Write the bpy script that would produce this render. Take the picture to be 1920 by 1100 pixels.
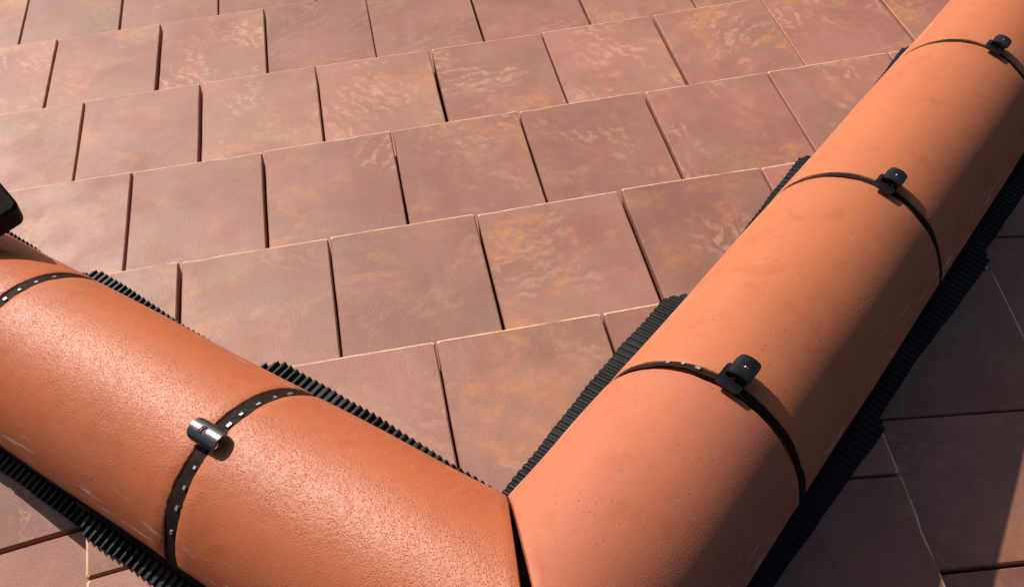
import bpy, bmesh, math, random
import numpy as np
from mathutils import Vector, Matrix

for o in list(bpy.data.objects):
    bpy.data.objects.remove(o, do_unlink=True)
random.seed(7)
rng = np.random.default_rng(7)
scene = bpy.context.scene
C = scene.collection
S = 0.21                      # metres per tile width; layout below is in tile widths

# ------------------------------------------------------------------ camera
cam_pos = np.array([-0.28747, -1.68883, 5.11795])
cam_R = np.array([[0.982795757, -0.182520406, -0.028263072],      # image right
                  [-0.170568195, -0.838234606, -0.517947136],     # image down
                  [0.070844836, 0.513857029, -0.854945591]])      # forward
F_PX, CY_PX = 2220.684, 190.337      # for a 1920 x 1100 picture, cropped off centre
cd = bpy.data.cameras.new('camera')
camo = bpy.data.objects.new('camera', cd)
C.objects.link(camo)
cd.sensor_width = 36.0
cd.sensor_fit = 'HORIZONTAL'
cd.lens = F_PX / 1920 * 36.0
cd.shift_y = CY_PX / 1920
cd.clip_start = 0.01
cd.clip_end = 500
m = Matrix.Identity(4)
for i in range(3):
    m[i][0] = cam_R[0][i]
    m[i][1] = -cam_R[1][i]
    m[i][2] = -cam_R[2][i]
    m[i][3] = cam_pos[i] * S
camo.matrix_world = m
scene.camera = camo

# ------------------------------------------------------------------ world, sun, exposure
SUN_EL = math.radians(34.0)
SUN_AZ = (-0.454, 0.891)
sun_vec = Vector((SUN_AZ[0] * math.cos(SUN_EL), SUN_AZ[1] * math.cos(SUN_EL), math.sin(SUN_EL))).normalized()
world = bpy.data.worlds.new('World')
scene.world = world
world.use_nodes = True
wn = world.node_tree.nodes
wl = world.node_tree.links
wn.clear()
sky = wn.new('ShaderNodeTexSky')
sky.sky_type = 'NISHITA'
sky.sun_disc = False
sky.sun_elevation = SUN_EL
sky.sun_rotation = math.atan2(sun_vec.x, sun_vec.y)
sky.air_density = 0.7
sky.dust_density = 2.5
sky.ozone_density = 0.6
bg = wn.new('ShaderNodeBackground')
bg.inputs['Strength'].default_value = 0.062
wo = wn.new('ShaderNodeOutputWorld')
wl.new(sky.outputs[0], bg.inputs[0])
wl.new(bg.outputs[0], wo.inputs[0])
sd = bpy.data.lights.new('sun', 'SUN')
sd.energy = 4.4
sd.angle = math.radians(0.55)
sd.color = (1.0, 0.93, 0.84)
suno = bpy.data.objects.new('sun', sd)
suno.rotation_euler = sun_vec.to_track_quat('Z', 'Y').to_euler()
suno.location = (0, 0, 5)
C.objects.link(suno)
scene.view_settings.view_transform = 'Standard'
scene.view_settings.look = 'None'
scene.view_settings.exposure = 0.0
scene.view_settings.gamma = 1.0
scene.view_settings.use_curve_mapping = False
scene.render.engine = 'CYCLES'
scene.render.resolution_x = 1024
scene.render.resolution_y = 586


# ------------------------------------------------------------------ node helpers
class NT:
    def __init__(self, name):
        self.m = bpy.data.materials.new(name)
        self.m.use_nodes = True
        self.t = self.m.node_tree
        self.n = self.t.nodes
        self.b = self.n['Principled BSDF']

    def new(self, typ, **kw):
        nd = self.n.new(typ)
        for k, v in kw.items():
            setattr(nd, k, v)
        return nd

    def link(self, a, b):
        self.t.links.new(a, b)

    def put(self, sock, v):
        if hasattr(v, 'is_output'):
            self.link(v, sock)
        elif v is not None:
            sock.default_value = v

    def math(self, op, a, b=None, c=None, clamp=False):
        nd = self.new('ShaderNodeMath', operation=op, use_clamp=clamp)
        self.put(nd.inputs[0], a)
        self.put(nd.inputs[1], b)
        self.put(nd.inputs[2], c)
        return nd.outputs[0]

    def noise(self, vec, scale, detail=4, rough=.55, w=None, dist=0):
        nd = self.new('ShaderNodeTexNoise', noise_dimensions='4D' if w is not None else '3D')
        self.link(vec, nd.inputs['Vector'])
        nd.inputs['Scale'].default_value = scale
        nd.inputs['Detail'].default_value = detail
        nd.inputs['Roughness'].default_value = rough
        nd.inputs['Distortion'].default_value = dist
        if w is not None:
            self.put(nd.inputs['W'], w)
        return nd.outputs['Fac']

    def ramp(self, fac, lo, hi, a=0.0, b=1.0, smooth=True):
        nd = self.new('ShaderNodeMapRange', interpolation_type='SMOOTHSTEP' if smooth else 'LINEAR')
        self.link(fac, nd.inputs['Value'])
        nd.inputs['From Min'].default_value = lo
        nd.inputs['From Max'].default_value = hi
        nd.inputs['To Min'].default_value = a
        nd.inputs['To Max'].default_value = b
        return nd.outputs['Result']

    def mix(self, fac, a, b, typ='MIX'):
        nd = self.new('ShaderNodeMix', data_type='RGBA', blend_type=typ)
        self.put(nd.inputs['Factor'], fac)
        self.put(nd.inputs[6], (*a, 1) if isinstance(a, tuple) else a)
        self.put(nd.inputs[7], (*b, 1) if isinstance(b, tuple) else b)
        return nd.outputs[2]

    def mapping(self, vec, scale=(1, 1, 1), rot=(0, 0, 0), loc=(0, 0, 0)):
        nd = self.new('ShaderNodeMapping')
        self.link(vec, nd.inputs['Vector'])
        nd.inputs['Scale'].default_value = scale
        nd.inputs['Rotation'].default_value = rot
        nd.inputs['Location'].default_value = loc
        return nd.outputs[0]

    def bump(self, h, strength, dist, prev=None):
        nd = self.new('ShaderNodeBump')
        self.link(h, nd.inputs['Height'])
        nd.inputs['Strength'].default_value = strength
        nd.inputs['Distance'].default_value = dist
        if prev is not None:
            self.link(prev, nd.inputs['Normal'])
        return nd.outputs[0]


def tile_material(name, base_a, base_b, arris=False):
    k = NT(name)
    oc = k.new('ShaderNodeTexCoord').outputs['Object']
    rnd = k.new('ShaderNodeObjectInfo').outputs['Random']
    w = k.math('MULTIPLY', rnd, 37.0)
    tone = k.noise(oc, 6.0, 3, .5, w)
    col = k.mix(k.ramp(tone, .35, .68), base_a, base_b)
    # long faint smears running down the tile
    st = k.noise(k.mapping(oc, (22, 2.2, 2.2), (0, 0, .06)), 1.0, 3, .6, w)
    col = k.mix(k.ramp(st, .52, .8, 0, .38), col, (.46, .27, .24))
    # brownish grey firing haze
    hz = k.noise(oc, 4.0, 4, .6, k.math('ADD', w, 5.0))
    col = k.mix(k.ramp(hz, .46, .68, 0, .6), col, (.33, .185, .12))
    # dusty boot-tread smudges: wavy bands inside ragged patches
    rot = k.new('ShaderNodeVectorRotate', rotation_type='Z_AXIS')
    k.link(oc, rot.inputs['Vector'])
    k.link(k.math('MULTIPLY', rnd, 6.28), rot.inputs['Angle'])
    wv = k.new('ShaderNodeTexWave', wave_type='BANDS', bands_direction='X', wave_profile='SIN')
    k.link(rot.outputs[0], wv.inputs['Vector'])
    wv.inputs['Scale'].default_value = 12.5
    wv.inputs['Distortion'].default_value = 8.0
    wv.inputs['Detail'].default_value = 2.0
    wv.inputs['Detail Scale'].default_value = 2.6
    tread = k.ramp(wv.outputs['Fac'], .42, .72)
    pm = k.noise(oc, 8.5, 3, .55, k.math('ADD', w, 11.0))
    patch = k.ramp(pm, .50, .62)
    brk = k.ramp(k.noise(oc, 70, 4, .65, w), .36, .62)
    sm = k.math('MULTIPLY', k.math('MULTIPLY', tread, patch), brk)
    amt = k.math('MULTIPLY', sm, k.ramp(rnd, .0, .75, .30, .88))
    col = k.mix(amt, col, (.58, .31, .20))
    # soft ochre dust
    ds = k.noise(oc, 11, 5, .65, k.math('ADD', w, 21.0), .6)
    ds2 = k.noise(oc, 70, 3, .6, w)
    dust = k.math('MULTIPLY', k.ramp(ds, .49, .70), k.ramp(ds2, .34, .66, .25, 1))
    col = k.mix(k.math('MULTIPLY', dust, .62), col, (.56, .29, .15))
    oc3 = k.noise(oc, 7, 5, .68, k.math('ADD', w, 31.0), .9)
    col = k.mix(k.math('MULTIPLY', k.ramp(oc3, .53, .68), k.ramp(ds2, .35, .6, .25, .85)), col, (.56, .23, .085))
    # specks
    sp = k.noise(oc, 190, 2, .5, w)
    col = k.mix(k.ramp(sp, .70, .78, 0, .55), col, (.66, .46, .36))
    col = k.mix(k.ramp(k.noise(oc, 48, 5, .7, w), .30, .70, .0, .22), col, (.24, .115, .085))
    # per-tile brightness
    col = k.mix(1.0, col, k.new('ShaderNodeCombineColor').outputs[0], 'MULTIPLY')
    cc = [n for n in k.n if n.bl_idname == 'ShaderNodeCombineColor'][0]
    v = k.ramp(k.math('FRACT', k.math('MULTIPLY', rnd, 7.31)), 0, 1, .84, 1.13, False)
    for i in range(3):
        k.link(v, cc.inputs[i])
    if arris:
        e = k.noise(oc, 26, 4, .6, w)
        raw = k.mix(k.ramp(k.noise(oc, 90, 2, .5, w), .35, .7), (.84, .58, .42), (.72, .42, .27))
        col = k.mix(k.ramp(e, .33, .52, .15, 1), col, raw)
    k.link(col, k.b.inputs['Base Color'])
    rg = k.noise(oc, 14, 4, .6, w)
    r1 = k.ramp(rg, .3, .7, .42, .60)
    k.link(k.math('ADD', r1, k.math('MULTIPLY', sm, .12)), k.b.inputs['Roughness'])
    k.b.inputs['Specular IOR Level'].default_value = .42
    gr = k.noise(oc, 330, 3, .6)
    nb = k.bump(gr, .16, .002)
    nb = k.bump(k.noise(oc, 26, 3, .5, w), .045, .006, nb)
    k.link(nb, k.b.inputs['Normal'])
    return k.m


def barrel_material(name, rough_pits, tint):
    k = NT(name)
    tc = k.new('ShaderNodeTexCoord')
    oc, uv = tc.outputs['Object'], tc.outputs['UV']
    rnd = k.new('ShaderNodeObjectInfo').outputs['Random']
    w = k.math('MULTIPLY', rnd, 23.0)
    a = k.noise(oc, 7, 4, .55, w)
    col = k.mix(k.ramp(a, .33, .68), tint[0], tint[1])
    b = k.noise(oc, 24, 4, .62, w, .4)
    col = k.mix(k.ramp(b, .50, .72, 0, .5), col, tint[2])
    c = k.noise(oc, 5, 3, .5, k.math('ADD', w, 3))
    col = k.mix(k.ramp(c, .56, .74, 0, .28), col, (.64, .30, .19))
    g = k.noise(oc, 260, 3, .65)
    col = k.mix(k.ramp(g, .3, .7, 0, .16), col, (.36, .12, .06))
    # dark pin pits
    vor = k.new('ShaderNodeTexVoronoi', feature='F1')
    k.link(k.mapping(oc, (1, 1, 1)), vor.inputs['Vector'])
    vor.inputs['Scale'].default_value = 400 if rough_pits else 120
    wn_ = k.noise(oc, 33, 2, .5, w)
    sx = k.new('ShaderNodeSeparateXYZ')
    k.link(uv, sx.inputs[0])
    if rough_pits:      # the weathered crown is closely pitted, the flanks are smooth
        crown = k.ramp(k.math('ABSOLUTE', k.math('ADD', sx.outputs['Y'], k.math('MULTIPLY', k.math('SUBTRACT', wn_, .5), .9))), .18, .46, 1, 0)
        dens = k.math('MAXIMUM', crown, k.ramp(wn_, .60, .70))
    else:
        dens = k.ramp(wn_, .52, .64)
    pit = k.math('MULTIPLY', k.ramp(vor.outputs['Distance'], .10, .34 if rough_pits else .26, 1, 0), dens)
    col = k.mix(k.math('MULTIPLY', pit, k.ramp(k.noise(oc, 150, 2, .5), .45, .62, .05, .32) if rough_pits else .35), col, (.16, .055, .03))
    # lime bloom along the lower rims, drawn out along the tile
    rim = k.ramp(k.math('ABSOLUTE', sx.outputs['Y']), .60, .95)
    ln = k.noise(k.mapping(uv, (3.2, 26, 1)), 1.0, 4, .6, w)
    col = k.mix(k.math('MULTIPLY', rim, k.ramp(ln, .57, .66, 0, .8)), col, (.74, .60, .50))
    k.link(col, k.b.inputs['Base Color'])
    k.link(k.ramp(k.noise(oc, 90, 4, .6, w), .3, .7, .43 if rough_pits else .54, .52 if rough_pits else .66), k.b.inputs['Roughness'])
    k.b.inputs['Specular IOR Level'].default_value = .5 if rough_pits else .35
    nb = k.bump(k.noise(oc, 640, 2, .6), .30 if rough_pits else .26, .0014)
    nb = k.bump(pit, .6 if rough_pits else .2, -.0011, nb)
    if rough_pits:
        nb = k.bump(k.math('MULTIPLY', k.noise(oc, 230, 3, .6), dens), .28, .002, nb)
    nb = k.bump(k.noise(oc, 16, 3, .5, w), .04, .005, nb)
    k.link(nb, k.b.inputs['Normal'])
    return k.m


def simple(name, col, rough, metal=0.0, var=.3, scale=60, bump=.0, spec=.5):
    k = NT(name)
    k.b.inputs['Specular IOR Level'].default_value = spec
    oc = k.new('ShaderNodeTexCoord').outputs['Object']
    n = k.noise(oc, scale, 4, .6)
    c = k.mix(k.ramp(n, .3, .7), tuple(x * (1 - var) for x in col), tuple(min(1, x * (1 + var)) for x in col))
    k.link(c, k.b.inputs['Base Color'])
    k.link(k.ramp(k.noise(oc, scale * 1.7, 3, .6), .3, .7, rough * .85, min(1, rough * 1.15)), k.b.inputs['Roughness'])
    k.b.inputs['Metallic'].default_value = metal
    if bump:
        k.link(k.bump(k.noise(oc, scale * 4, 3, .6), bump, .001), k.b.inputs['Normal'])
    return k.m


M_TILE = tile_material('fired_clay_tile', (.42, .178, .13), (.33, .13, .092))
M_ARRIS = tile_material('raw_clay_arris', (.42, .178, .13), (.33, .13, .092), True)
M_BAR_L = barrel_material('terracotta_pitted', True, ((.60, .150, .050), (.57, .155, .062), (.48, .105, .033)))
M_BAR_R = barrel_material('terracotta_smooth', False, ((.64, .195, .080), (.59, .182, .083), (.51, .132, .050)))
M_BAR_P = barrel_material('terracotta_pinkish', False, ((.63, .188, .092), (.58, .178, .094), (.51, .13, .057)))
M_BLACK = simple('black_plastic', (.006, .006, .0065), .5, 0, .4, 90, .15, .28)
M_BLACK2 = simple('black_foil_band', (.004, .0035, .004), .7, 0, .4, 90, .2, .15)
M_STRAP = simple('dark_bitumen_strap', (.018, .006, .004), .75, 0, .4, 120, .3, .2)
M_ZINC = simple('zinc_plated_steel', (.16, .165, .17), .32, .95, .15, 70, .06)
M_ANTH = simple('anthracite_steel', (.04, .04, .046), .27, .6, .3, 70, .08)
M_BRIGHT = simple('bright_metal', (.50, .49, .47), .4, .6, .1, 80)
M_DECK = simple('dark_roof_underlay', (.03, .022, .02), .85, 0, .3, 30, .2)
M_TOOL = simple('black_rubber', (.010, .007, .007), .6, 0, .35, 40, .1, .15)


# ------------------------------------------------------------------ object helpers
def root_loc(o):
    v = np.zeros(3)
    while o is not None:
        v += np.array(o.location)
        o = o.parent
    return v


def obj(name, verts, faces, mats, parent=None, origin=None, smooth=False, uvs=None, mat_ids=None):
    """verts in tile widths, world axes; the mesh is stored relative to its origin"""
    V = np.array(verts, float) * S
    base = root_loc(parent) if parent is not None else np.zeros(3)
    loc = np.zeros(3)
    if origin is not None:
        loc = np.array(origin, float) * S - base
    V = V - base - loc
    me = bpy.data.meshes.new(name)
    me.from_pydata([tuple(v) for v in V], [], faces)
    if not isinstance(mats, (list, tuple)):
        mats = [mats]
    for mm in mats:
        me.materials.append(mm)
    if uvs is not None:
        uvl = me.uv_layers.new(name='UVMap')
        for lp in me.loops:
            uvl.data[lp.index].uv = uvs[lp.vertex_index]
    if mat_ids is not None:
        me.polygons.foreach_set('material_index', mat_ids)
    bm = bmesh.new()
    bm.from_mesh(me)
    bmesh.ops.recalc_face_normals(bm, faces=bm.faces)
    bm.to_mesh(me)
    bm.free()
    if smooth:
        me.polygons.foreach_set('use_smooth', [True] * len(me.polygons))
        if hasattr(me, 'set_sharp_from_angle'):
            me.set_sharp_from_angle(angle=math.radians(38))
    me.update()
    o = bpy.data.objects.new(name, me)
    o.location = loc
    C.objects.link(o)
    if parent is not None:
        o.parent = parent
    return o


def thing(name, loc, label, cat, group=None):
    o = bpy.data.objects.new(name, None)
    o.empty_display_size = .02
    o.location = tuple(np.array(loc) * S)
    C.objects.link(o)
    return tag(o, label, cat, group)


def tag(o, label, cat=None, group=None, kind=None):
    o['label'] = label
    if cat:
        o['category'] = cat
    if group:
        o['group'] = group
    if kind:
        o['kind'] = kind
    return o


# ------------------------------------------------------------------ roof slopes and their tiles
PITCH = 0.362681
CS, SN = math.cos(PITCH), math.sin(PITCH)
T = 0.20986            # rise of a tile's lower edge above the course below it
THICK = 0.19


def a3(*v):
    return np.array(v, float)


PLANES = {
    'front': dict(U=a3(1, 0, 0), V=a3(0, CS, -SN), N=a3(0, SN, CS), drop=0.0,
                  far=[2.307, 3.706, 5.192, 6.711, 8.385, 9.816, 11.33, 12.85], near=0.75,
                  off=[-.188, -.753, -.205, -.743, -.21, -.706, -.2, -.71]),
    'left': dict(U=a3(0, 1, 0), V=a3(-CS, 0, -SN), N=a3(-SN, 0, CS), drop=0.0,
                 far=[2.29, 3.75, 5.23, 6.72], near=0.75, off=[.09, .527, .06, .53]),
    'right': dict(U=a3(0, 1, 0), V=a3(CS, 0, -SN), N=a3(SN, 0, CS), drop=-0.20,
                  far=[2.41, 3.85, 5.33, 6.82], near=0.83, off=[.947, .430, .986, .45]),
}


def height(P, v):
    """top surface of the tiles above the roof plane at slope distance v"""
    lo = P['near']
    for f in P['far']:
        if v <= f:
            return T * (v - lo) / (f - lo)
        lo = f
    return 0.0


def project(X):
    c = cam_R @ (np.array(X) - cam_pos)
    return 960 + F_PX * c[0] / c[2], 550 + CY_PX + F_PX * c[1] / c[2], c[2]


def clip(poly, a, b, c):
    """keep a*u + b*v >= c"""
    out = []
    for i in range(len(poly)):
        p, q = poly[i], poly[(i + 1) % len(poly)]
        dp, dq = a * p[0] + b * p[1] - c, a * q[0] + b * q[1] - c
        if dp >= 0:
            out.append(p)
        if (dp >= 0) != (dq >= 0):
            t = dp / (dp - dq)
            out.append((p[0] + t * (q[0] - p[0]), p[1] + t * (q[1] - p[1])))
    return out


def inset(poly, d):
    n = len(poly)
    dl = d if isinstance(d, (list, tuple)) else [d] * n
    P = [np.array(p) for p in poly]
    area = sum(P[i][0] * P[(i + 1) % n][1] - P[(i + 1) % n][0] * P[i][1] for i in range(n))
    sg = 1 if area > 0 else -1
    L = []
    for i in range(n):
        e = P[(i + 1) % n] - P[i]
        e = e / np.linalg.norm(e)
        nn = np.array([-e[1], e[0]]) * sg
        L.append((P[i] + nn * dl[i], e))
    out = []
    for i in range(n):
        (p, e), (q, f) = L[i - 1], L[i]
        A = np.array([[e[0], -f[0]], [e[1], -f[1]]])
        if abs(np.linalg.det(A)) < 1e-6:
            out.append(tuple(q))
        else:
            t = np.linalg.solve(A, q - p)
            out.append(tuple(p + e * t[0]))
    return out


def weather(poly, v1):
    """break the straight edges into slightly wavy ones with worn corners and a few chips"""
    out = []
    n = len(poly)
    for i in range(n):
        p, q = np.array(poly[i]), np.array(poly[(i + 1) % n])
        e = q - p
        ln = np.linalg.norm(e)
        if ln < .05:
            out.append(tuple(p))
            continue
        e /= ln
        nrm = np.array([-e[1], e[0]])
        far = abs(p[1] - q[1]) < .03 and p[1] > v1 - .05
        c = min(.012, ln * .2)
        k_ = max(2, int(ln / (.12 if far else .30)))
        ts = [c] + [ln * j / k_ + random.uniform(-.02, .02) for j in range(1, k_)] + [ln - c]
        for j, t in enumerate(ts):
            w = random.uniform(-.0016, .0016)
            if far and 0 < j < len(ts) - 1 and random.random() < .06:
                w = random.uniform(.006, .014) * (1 if nrm[1] < 0 else -1)
            out.append(tuple(p + e * t + nrm * w))
    return out


def make_tile(P, poly, v0, v1, parent, dh, tw):
    poly = weather(poly, v1)
    def hgt(u, v):
        return T * (v - v0) / (v1 - v0) + dh + P['drop'] + tw * (u - uc)
    uc = sum(p[0] for p in poly) / len(poly)
    vc = sum(p[1] for p in poly) / len(poly)
    b = .025
    n = len(poly)
    # the exposed lower edge has the widest worn arris
    bl = [b if abs(poly[i][1] - poly[(i + 1) % n][1]) < .03 and poly[i][1] > v1 - .05 else .010 for i in range(n)]
    ins = inset(poly, bl)
    mid = inset(poly, [x * .30 for x in bl])
    vs, fs, mi = [], [], []
    for ring, dz in ((ins, 0), (mid, -b * .28), (poly, -b), (poly, -THICK)):
        for u, v in ring:
            vs.append(P['U'] * u + P['V'] * v + P['N'] * (hgt(u, v) + dz))
    fs.append(tuple(range(n)))
    mi.append(0)
    for r in range(3):
        for i in range(n):
            j = (i + 1) % n
            fs.append((r * n + i, r * n + j, (r + 1) * n + j, (r + 1) * n + i))
            mi.append(1 if r < 2 and bl[i] > .015 else 0)
    fs.append(tuple(3 * n + i for i in range(n)))
    mi.append(0)
    o0 = P['U'] * uc + P['V'] * vc + P['N'] * hgt(uc, vc)
    return obj('roof_tile', vs, fs, [M_TILE, M_ARRIS], parent, o0, mat_ids=mi)


def deck(P, pts):
    vs = [P['U'] * u + P['V'] * v + P['N'] * (-.30 + P['drop']) for u, v in pts]
    vs += [P['U'] * u + P['V'] * v + P['N'] * (-.40 + P['drop']) for u, v in pts]
    n = len(pts)
    fs = [tuple(range(n)), tuple(range(n, 2 * n))] + [(i, (i + 1) % n, n + (i + 1) % n, n + i) for i in range(n)]
    return obj('roof_slope', vs, fs, M_DECK)


decks = {}
d = deck(PLANES['front'], [(0, 0), (-12 * CS, 12), (12 * CS, 12)])
decks['front'] = tag(d, 'wide sunlit roof slope of flat red-brown clay tiles between the two hips', kind='structure')
d = deck(PLANES['left'], [(0, 0), (7.2 * CS, 7.2), (-3, 7.2), (-3, 0)])
decks['left'] = tag(d, 'roof slope of flat clay tiles below the left hip in the lower left corner', kind='structure')
d = deck(PLANES['right'], [(0, 0), (7.2 * CS, 7.2), (-3, 7.2), (-3, 0)])
decks['right'] = tag(d, 'shaded roof slope of flat clay tiles right of the right hip', kind='structure')

HM = 0.16   # tiles are cut this far short of the hip line
for side, P in PLANES.items():
    lo = P['near']
    for k, f in enumerate(P['far']):
        head = lo - (.28 if k else .1)
        for n_ in range(-14, 15):
            ja, jb = random.uniform(.005, .011), random.uniform(.005, .011)
            sh = random.uniform(-.006, .006)
            u0 = n_ + P['off'][k] + ja + sh
            u1 = n_ + 1 + P['off'][k] - jb + sh
            if side == 'right' and k == 1 and n_ == 2:
                u0 += .10
            if side == 'right' and k == 1 and n_ == 1:
                u1 += .10
            fj = f + random.uniform(-.008, .008)
            poly = [(u0, head), (u1, head), (u1, fj), (u0, fj)]
            if side == 'front':
                poly = clip(poly, -1, CS, HM * 1.4)
                if len(poly) > 2:
                    poly = clip(poly, 1, CS, HM * 1.4)
            else:
                poly = clip(poly, -1, CS, HM * 1.4)
                if len(poly) > 2:
                    poly = clip(poly, 0, 1, .15)
                if len(poly) > 2:
                    poly = clip(poly, 1, 0, -2.6)
            # drop slivers
            if len(poly) < 3:
                continue
            pp = []
            for q in poly:
                if not pp or math.hypot(q[0] - pp[-1][0], q[1] - pp[-1][1]) > .004:
                    pp.append(q)
            poly = pp
            if len(poly) < 3:
                continue
            ar = abs(sum(poly[i][0] * poly[(i + 1) % len(poly)][1] - poly[(i + 1) % len(poly)][0] * poly[i][1]
                         for i in range(len(poly)))) / 2
            if ar < .03 or max(p[1] for p in poly) < lo + .05:
                continue
            uc = sum(p[0] for p in poly) / len(poly)
            vc = max(lo, sum(p[1] for p in poly) / len(poly))
            x, y, z = project(P['U'] * uc + P['V'] * vc)
            if z < .5 or not (-420 < x < 2340 and -330 < y < 1400):
                continue
            make_tile(P, poly, lo, f, decks[side], random.uniform(-.007, .006), random.uniform(-.007, .007))
        lo = f

# ------------------------------------------------------------------ hip tiles (half-round barrels)
HIP = {
    'L': dict(o=a3(.008, -.008, -.0499), d=a3(-.6703, .7085, -.2207), e1=a3(-.7254, -.6883, -.006),
              e2=a3(-.1561, .1561, .9753), r=.6075, pe=1.2547),
    'R': dict(o=a3(-.0091, -.0091, -.048), d=a3(.676, .6901, -.2584), e1=a3(.7139, -.7002, -.0026),
              e2=a3(.1827, .1827, .966), r=.6097, pe=1.3488),
}


def on_hip(H, s, ph, r):
    return H['o'] + H['d'] * s + r * (math.sin(ph) * H['e1'] + math.cos(ph) * H['e2'])


def hip_tile(key, s0, s1, label, mat, mitre=None, dr=0.0):
    """s0/s1: ends along the hip; mitre(ph, r) gives a slanted start instead of s0"""
    H = HIP[key]
    r = H['r'] + dr
    th = .062
    nph, ns = 72, 26
    ph = np.linspace(-H['pe'], H['pe'], nph + 1)
    ja = np.cumsum(rng.normal(0, .0018, nph + 1))
    jb = np.cumsum(rng.normal(0, .0018, nph + 1))
    ja -= np.linspace(ja[0], ja[-1], nph + 1)
    jb -= np.linspace(jb[0], jb[-1], nph + 1)
    ja = np.clip(ja, -.008, .008) + rng.normal(0, .0012, nph + 1)
    jb = np.clip(jb, -.008, .008) + rng.normal(0, .0012, nph + 1)
    vs, uv, fs = [], [], []
    # rings along s: lip, body..., lip for outer; the same for inner
    rows = []
    for i, p in enumerate(ph):
        a_o = mitre(p, r) if mitre else s0 + ja[i]
        a_i = mitre(p, r - th) if mitre else s0 + ja[i]
        b_ = s1 + jb[i]
        lip = .014
        edge = min(1.0, (H['pe'] - abs(p)) / .03)
        ro = r - .010 * (1 - edge)
        prof = [(a_o, ro - lip * .9), (a_o + lip * .35, ro - lip * .25), (a_o + lip, ro)]
        for q in range(1, ns):
            t = q / ns
            prof.append((a_o + lip + (b_ - a_o - 2 * lip) * t, ro + .0025 * math.sin(7 * t + 3 * p)))
        prof += [(b_ - lip, ro), (b_ - lip * .35, ro - lip * .25), (b_, ro - lip * .9)]
        prof += [(b_, r - th), (a_i, r - th)]
        rows.append(prof)
    m_ = len(rows[0])
    for i, prof in enumerate(rows):
        for s, rr in prof:
            vs.append(on_hip(H, s, ph[i], rr))
            uv.append((s * 1.0 + 10 * s0, ph[i] / H['pe']))
    for i in range(nph):
        for j in range(m_):
            j2 = (j + 1) % m_
            fs.append((i * m_ + j, i * m_ + j2, (i + 1) * m_ + j2, (i + 1) * m_ + j))
    fs.append(tuple(range(m_)))
    fs.append(tuple(nph * m_ + j for j in range(m_)))
    o = obj('hip_tile', vs, fs, mat, None, on_hip(H, (s0 + s1) / 2, 0, 0), smooth=True, uvs=uv)
    return tag(o, label, 'hip tile', 'half-round clay hip tiles')


def mitre_L(p, r):
    H = HIP['L']
    P0 = on_hip(H, 0, p, r)
    # cut plane x = -.012 + .06*y (leans away towards the outer side)
    return (-.014 + .075 * (P0[1] - .52) * (1 if P0[1] < .52 else 0) - P0[0] + 0.0) / (H['d'][0] - (.075 * H['d'][1] if P0[1] < .52 else 0))


def mitre_R(p, r):
    H = HIP['R']
    P0 = on_hip(H, 0, p, r)
    return (.008 - P0[0]) / H['d'][0]


GL = [(1.838, .098), (3.750, .085)]
GR = [(1.558, .088), (3.729, .058), (5.931, .048)]
hip_tile('L', 0, GL[0][0] - GL[0][1] / 2, 'pitted orange clay hip tile at the mitre, left of the joint in the foreground', M_BAR_L, mitre_L)
hip_tile('L', GL[0][0] + GL[0][1] / 2, GL[1][0] - GL[1][1] / 2, 'pitted orange clay hip tile on the left, above the shiny zinc clamp', M_BAR_L)
hip_tile('L', GL[1][0] + GL[1][1] / 2, 5.62, 'orange clay hip tile at the left edge under the black tool', M_BAR_L)
hip_tile('R', 0, GR[0][0] - GR[0][1] / 2, 'pinkish orange clay hip tile at the mitre, right of the joint in the foreground', M_BAR_P, mitre_R)
hip_tile('R', GR[0][0] + GR[0][1] / 2, GR[1][0] - GR[1][1] / 2, 'long orange clay hip tile between the near and middle clamps on the right', M_BAR_R, None, -.002)
hip_tile('R', GR[1][0] + GR[1][1] / 2, GR[2][0] - GR[2][1] / 2, 'orange clay hip tile between the middle and top clamps on the right', M_BAR_R)
hip_tile('R', GR[2][0] + GR[2][1] / 2, 8.1, 'orange clay hip tile in the top right corner beyond the last clamp', M_BAR_R)


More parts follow.
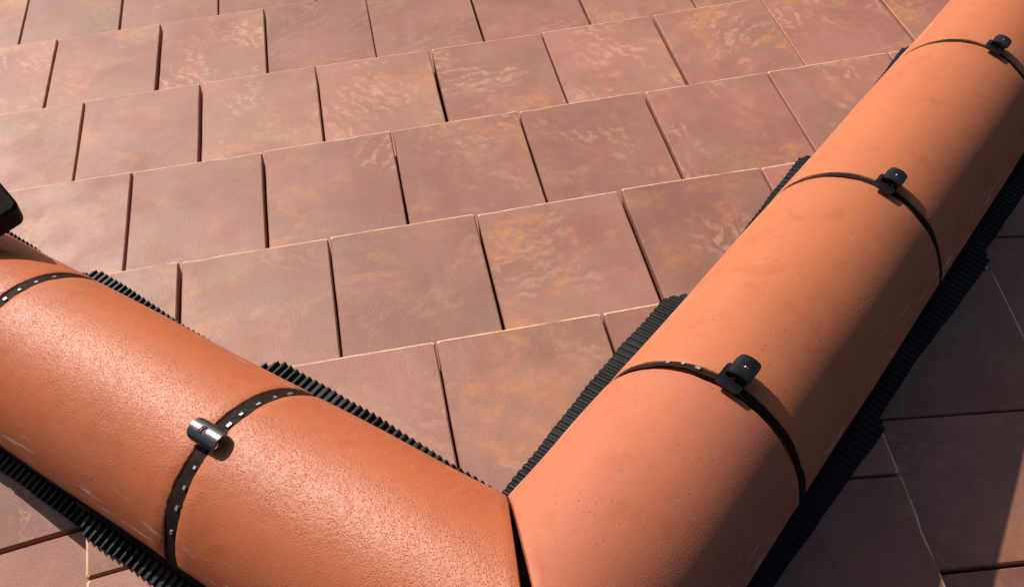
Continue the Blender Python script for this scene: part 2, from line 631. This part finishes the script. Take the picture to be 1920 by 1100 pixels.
# ------------------------------------------------------------------ pleated ventilation strips along the hips
def vent_strip(key, side, sgn, a0, a1, d_out, label, off=0.0, slope=0.0, d_near=None):
    """sgn -1: on the front slope, +1: on the outer slope. Distances are square to the hip line in plan"""
    H, P = HIP[key], PLANES[side]
    d_near = d_near or d_out
    dp = a3(H['d'][0], H['d'][1], 0)
    sx = -1 if key == 'L' else 1
    hd = a3(sx, 1, 0) / math.sqrt(2)                       # hip line in plan
    ep = a3(sx, -1, 0) / math.sqrt(2) * sgn                # outward in plan
    if key == 'L':
        ep = a3(-1, -1, 0) / math.sqrt(2) * sgn
    per, k = .048, 8
    n = int((a1 - a0) / per * k)
    root = thing('vent_strip', on_hip(H, (a0 + a1) / 2, 0, 0), label, 'vent strip')
    rows, webs = [], []
    nd = 8
    for i in range(n + 1):
        a = a0 + (a1 - a0) * i / n
        c = (a / per) % 1.0
        pl = (.018 if key == 'L' else .010) * max(0, min(1, 2.2 * abs(2 * c - 1) - .6)) * (1 + .25 * math.sin(a * 9.1))
        bulge = 0.0
        if key == 'R' and side == 'right':
            vv = (a / math.sqrt(2) + d_out / math.sqrt(2)) / CS
            fr = height(P, vv) / T
            bulge = -.03 * max(0, min(1, (.95 - fr) / .5))
        dd_out = bulge + d_out + (d_near - d_out) * max(0, min(1, (2.6 - a) / .7)) + off + slope * a + .003 * math.sin(a * 5.3) + .002 * math.sin(a * 17)
        d_in = .55 + off * .8 + slope * a * .9
        row = []
        for j in range(nd + 1):
            dd = dd_out + (d_in - dd_out) * j / nd
            pt = hd * a + ep * dd
            v = (pt[1] if side == 'front' else abs(pt[0])) / CS
            hg = height(P, v) + P['drop']
            w = pl * (1 if j < nd else .4) + .014
            u = pt[0] if side == 'front' else pt[1]
            q = P['U'] * u + P['V'] * v + P['N'] * (hg + w)
            if j == 0:
                row.append(P['U'] * u + P['V'] * v + P['N'] * (hg + .001))
            row.append(q)
        rows.append(row)
        # upright band from the skirt to the underside of the barrel
        foot = row[-1]
        s = (foot - H['o']) @ H['d']
        top = on_hip(H, s, sgn * (H['pe'] - .03), H['r'] - .045)
        webs.append([foot + a3(0, 0, .006), foot * .45 + top * .55 + ep * .03, top])

    def sheet(rows, th):
        m_ = len(rows[0])
        vs = [p for r in rows for p in r]
        N0 = len(vs)
        vs += [p - a3(0, 0, th) for r in rows for p in r]
        fs = []
        for i in range(len(rows) - 1):
            for j in range(m_ - 1):
                q = (i * m_ + j, i * m_ + j + 1, (i + 1) * m_ + j + 1, (i + 1) * m_ + j)
                fs.append(q)
                fs.append(tuple(N0 + x for x in q))
        for i in range(len(rows) - 1):
            for j in (0, m_ - 1):
                a, b = i * m_ + j, (i + 1) * m_ + j
                fs.append((a, b, N0 + b, N0 + a))
        return vs, fs
    vs, fs = sheet(rows, .008)
    obj('pleated_skirt', vs, fs, M_BLACK, root)
    vs, fs = sheet(webs, .01)
    obj('upright_band', vs, fs, M_BLACK2, root)
    return root


vent_strip('L', 'front', -1, .52, 5.6, .665, 'black pleated strip along the sunlit inner side of the left hip', off=-.03, slope=.050, d_near=.695)
vent_strip('L', 'left', 1, -.3, 5.6, .665, 'black pleated strip along the outer side of the left hip, lower left', off=0.0, slope=-.045)
vent_strip('R', 'front', -1, .52, 7.6, .656, 'black pleated strip along the sunlit inner side of the right hip', d_near=.703)
vent_strip('R', 'right', 1, -.3, 7.6, .712, 'black pleated strip on the shaded outer side of the right hip')


# ------------------------------------------------------------------ clamps with straps in the butt joints
def box_at(c, ax, ay, az, hx, hy, hz):
    vs = []
    for sx in (-1, 1):
        for sy in (-1, 1):
            for sz in (-1, 1):
                vs.append(c + ax * sx * hx + ay * sy * hy + az * sz * hz)
    fs = [(0, 1, 3, 2), (4, 6, 7, 5), (0, 4, 5, 1), (2, 3, 7, 6), (0, 2, 6, 4), (1, 5, 7, 3)]
    return vs, fs


def plate_mesh(c, ax, ay, az, L, Wd, prof, hole, th, rc=.02):
    """rectangular plate with a round hole; prof(x, y) is its height, hole = (x, y, radius)"""
    na, nr = 48, 7
    vs, fs = [], []
    for layer in (0, 1):
        for r in range(nr + 1):
            t = r / nr
            for a in range(na):
                an = 2 * math.pi * a / na
                dx, dy = math.cos(an), math.sin(an)
                # squircle-like rectangle with rounded corners
                e = 7.0
                k = (abs(dx / (L / 2)) ** e + abs(dy / (Wd / 2)) ** e) ** (-1 / e)
                x1, y1 = dx * k, dy * k
                x0, y0 = hole[0] + dx * hole[2], hole[1] + dy * hole[2]
                x, y = x0 + (x1 - x0) * t, y0 + (y1 - y0) * t
                vs.append(c + ax * x + ay * y + az * (prof(x, y) - layer * th))
    half = (nr + 1) * na
    for r in range(nr):
        for a in range(na):
            b = (a + 1) % na
            q = (r * na + a, r * na + b, (r + 1) * na + b, (r + 1) * na + a)
            fs.append(q)
            fs.append(tuple(half + x for x in q))
    for a in range(na):
        b = (a + 1) % na
        fs.append((a, b, half + b, half + a))
        q = nr * na
        fs.append((q + a, q + b, half + q + b, half + q + a))
    return vs, fs


def cyl_mesh(c, axis, r, h, n=20, dome=0.0):
    ax = axis / np.linalg.norm(axis)
    t = a3(1, 0, 0) if abs(ax[0]) < .8 else a3(0, 1, 0)
    b1 = np.cross(ax, t)
    b1 /= np.linalg.norm(b1)
    b2 = np.cross(ax, b1)
    vs, fs = [], []
    rings = [(r, 0), (r, h * .8), (r * .82, h), (r * .4, h + dome * .8)]
    for rr, z in rings:
        for i in range(n):
            an = 2 * math.pi * i / n
            vs.append(c + ax * z + rr * (b1 * math.cos(an) + b2 * math.sin(an)))
    for k in range(len(rings) - 1):
        for i in range(n):
            j = (i + 1) % n
            fs.append((k * n + i, k * n + j, (k + 1) * n + j, (k + 1) * n + i))
    fs.append(tuple(range(n)))
    fs.append(tuple((len(rings) - 1) * n + i for i in range(n)))
    return vs, fs


def clamp(key, s, gap, ph0, label, mat, style, length=.205, width=.125, lift=.03, glint_rng=None, tilt=0.0):
    H = HIP[key]
    r = H['r']
    root = thing('hip_clamp', on_hip(H, s, ph0, r), label, 'hip clamp', 'metal clamps strapped over the hip tile joints')
    # strap lying down in the joint
    vs, fs = [], []
    n = 80
    pe = H['pe'] + .02
    wd = gap * .5
    for i in range(n + 1):
        ph = -pe + 2 * pe * i / n
        rr = r - .010 + .003 * math.sin(ph * 11)
        for sgn in (-1, 1):
            jit = .003 * math.sin(ph * 23 + sgn) + .002 * math.sin(ph * 57)
            vs.append(on_hip(H, s + sgn * (wd + jit), ph, rr))
        for sgn in (1, -1):
            vs.append(on_hip(H, s + sgn * wd, ph, rr - .012))
    for i in range(n):
        for j in range(4):
            j2 = (j + 1) % 4
            fs.append((i * 4 + j, i * 4 + j2, i * 4 + 4 + j2, i * 4 + 4 + j))
    fs += [(0, 1, 2, 3), (n * 4 + 3, n * 4 + 2, n * 4 + 1, n * 4)]
    strap = obj('strap', vs, fs, M_STRAP, root)
    if glint_rng:  # bright blocks put in for strap perforations that catch the light
        for ph in glint_rng:
            nn = math.sin(ph) * H['e1'] + math.cos(ph) * H['e2']
            tt = math.cos(ph) * H['e1'] - math.sin(ph) * H['e2']
            c = on_hip(H, s - gap * random.uniform(.12, .26), ph, r - .006)
            bv, bf = box_at(c, H['d'], tt, nn, .008, .010 + random.uniform(-.003, .004), .005)
            obj('hole_glint', bv, bf, M_BRIGHT, strap)
    nn = math.sin(ph0) * H['e1'] + math.cos(ph0) * H['e2']
    tt = math.cos(ph0) * H['e1'] - math.sin(ph0) * H['e2']
    if tilt:
        n2 = nn * math.cos(tilt) - tt * math.sin(tilt)
        tt = tt * math.cos(tilt) + nn * math.sin(tilt)
        nn = n2
    c0 = on_hip(H, s, ph0, r)
    if style == 'saddle':
        # half-pipe saddle lying across the joint
        R = width * .56

        def prof(x, y):
            return lift + math.sqrt(max(0, R * R - y * y)) - math.sqrt(max(0, R * R - width * width / 4)) * 1.0
        vs, fs = plate_mesh(c0, H['d'], tt, nn, length, width, prof, (.012, .0, .024), .010)
        obj('saddle_plate', vs, fs, mat, root, smooth=True)
        top = lift + R - math.sqrt(max(0, R * R - width * width / 4))
        vs, fs = cyl_mesh(c0 + H['d'] * .012 - nn * .05, nn, .030, top + .034, 16, .002)  # black fill just under the plate, painting the shade inside its hole
        obj('screw', vs, fs, M_BLACK, root, smooth=True)
    else:
        # bent clip: a foot plate on the inner side and a raised arched tongue
        R = width * 1.0

        def prof2(x, y):
            return lift + .030 + math.sqrt(max(0, R * R - y * y)) - math.sqrt(R * R - width * width / 4)
        vs, fs = plate_mesh(c0 + H['d'] * .035 + tt * .01, H['d'], tt, nn, length * .80, width, prof2, (0, 0, .014), .012)
        obj('saddle_plate', vs, fs, mat, root, smooth=True)

        def prof3(x, y):
            return lift * .7 + .012 - .05 * max(0, y) + .04 * max(0, -x - .05)
        vs, fs = plate_mesh(c0 - H['d'] * .030 - tt * .012, H['d'], tt, nn, length * .86, width * 1.1, prof3, (0, 0, .012), .012)
        obj('foot_plate', vs, fs, M_ANTH, root, smooth=True)
        # bent side cheeks joining the two
        for sg in (-1, 1):
            bv, bf = box_at(c0 + H['d'] * .02 + tt * sg * width * .40 + nn * (lift * .8 + .01), H['d'], tt, nn, length * .30, .006, .026)
            obj('side_cheek', bv, bf, mat, root)
        vs, fs = cyl_mesh(c0 + H['d'] * .035 + tt * .01 - nn * .03, nn, .0085, lift + .075, 16, .004)
        obj('screw', vs, fs, M_BRIGHT, root, smooth=True)
    return root


st_L = [-.78, -.60, -.42, -.24, -.10, .34, .52, .70, .92]
clamp('L', GL[0][0], GL[0][1], .075, 'shiny zinc saddle clamp with dotted dark strap in the nearest left hip joint', M_ZINC, 'saddle', glint_rng=st_L)
clamp('L', GL[1][0], GL[1][1], .26, 'dotted dark strap in the hip joint at the far left edge', M_ZINC, 'saddle', glint_rng=[-.62, -.42, -.24, -.08, .1])
clamp('R', GR[0][0] + .045, GR[0][1], .085, 'nearest and largest of the dark clamps on the right hip', M_ANTH, 'clip', .20, .125, .042, [-.52, -.38, -.24])
clamp('R', GR[1][0] + .01, GR[1][1], .10, 'middle of the three dark clamps on the right hip', M_ANTH, 'clip', .175, .118, .035)
clamp('R', GR[2][0] + .01, GR[2][1], .12, 'top dark clamp on the right hip, nearest the upper right corner', M_ANTH, 'clip', .16, .115, .035)

# ------------------------------------------------------------------ black tool jutting in at the left edge
end = a3(-2.70, 3.51, -.37)
fw = cam_R[2]
ax = -cam_R[0] * .62 - cam_R[1] * .76          # picture direction of its length
ax = ax - a3(0, 0, 1) * ax[2] * .65 + a3(0, 0, .10)
ax /= np.linalg.norm(ax)
up = a3(0, 0, 1) - ax * ax[2]
up /= np.linalg.norm(up)
sd_ = np.cross(ax, up)
tool = thing('hand_tool', end + ax * .5, 'black scuffed bar with rounded end jutting in over the left hip tile', 'tool')
Lt, Wt, Ht, rc = 1.1, .30, .20, .055
outl = []
for cx, cy, a0 in ((rc, -Wt / 2 + rc, 180), (Lt, -Wt / 2 + rc, 270), (Lt, Wt / 2 - rc, 0), (rc, Wt / 2 - rc, 90)):
    if cx == Lt:
        outl.append((Lt, -Wt / 2 if a0 == 270 else Wt / 2))
        continue
    for k in range(7):
        an = math.radians(a0 + 90 * k / 6)
        outl.append((cx + rc * math.cos(an), cy + rc * math.sin(an)))
vs, fs = [], []
n = len(outl)
ins = inset(outl, .02)
for ring, z in ((ins, Ht / 2), (outl, Ht / 2 - .02), (outl, -Ht / 2 + .02), (ins, -Ht / 2)):
    for x, y in ring:
        vs.append(end + ax * (x - .12) + sd_ * y + up * z)
fs.append(tuple(range(n)))
for r_ in range(3):
    for i in range(n):
        j = (i + 1) % n
        fs.append((r_ * n + i, r_ * n + j, (r_ + 1) * n + j, (r_ + 1) * n + i))
fs.append(tuple(3 * n + i for i in range(n)))
obj('tool_body', vs, fs, M_TOOL, tool, smooth=True)
for x, y, rr in ((.16, .02, .026), (.22, -.045, .017), (.42, .02, .02)):
    vs, fs = cyl_mesh(end + ax * (x - .12) + sd_ * y + up * (Ht / 2 - .004), up, rr, .012, 16, .003)
    obj('rivet', vs, fs, M_BLACK, tool, smooth=True)

print('objects', len(bpy.data.objects))
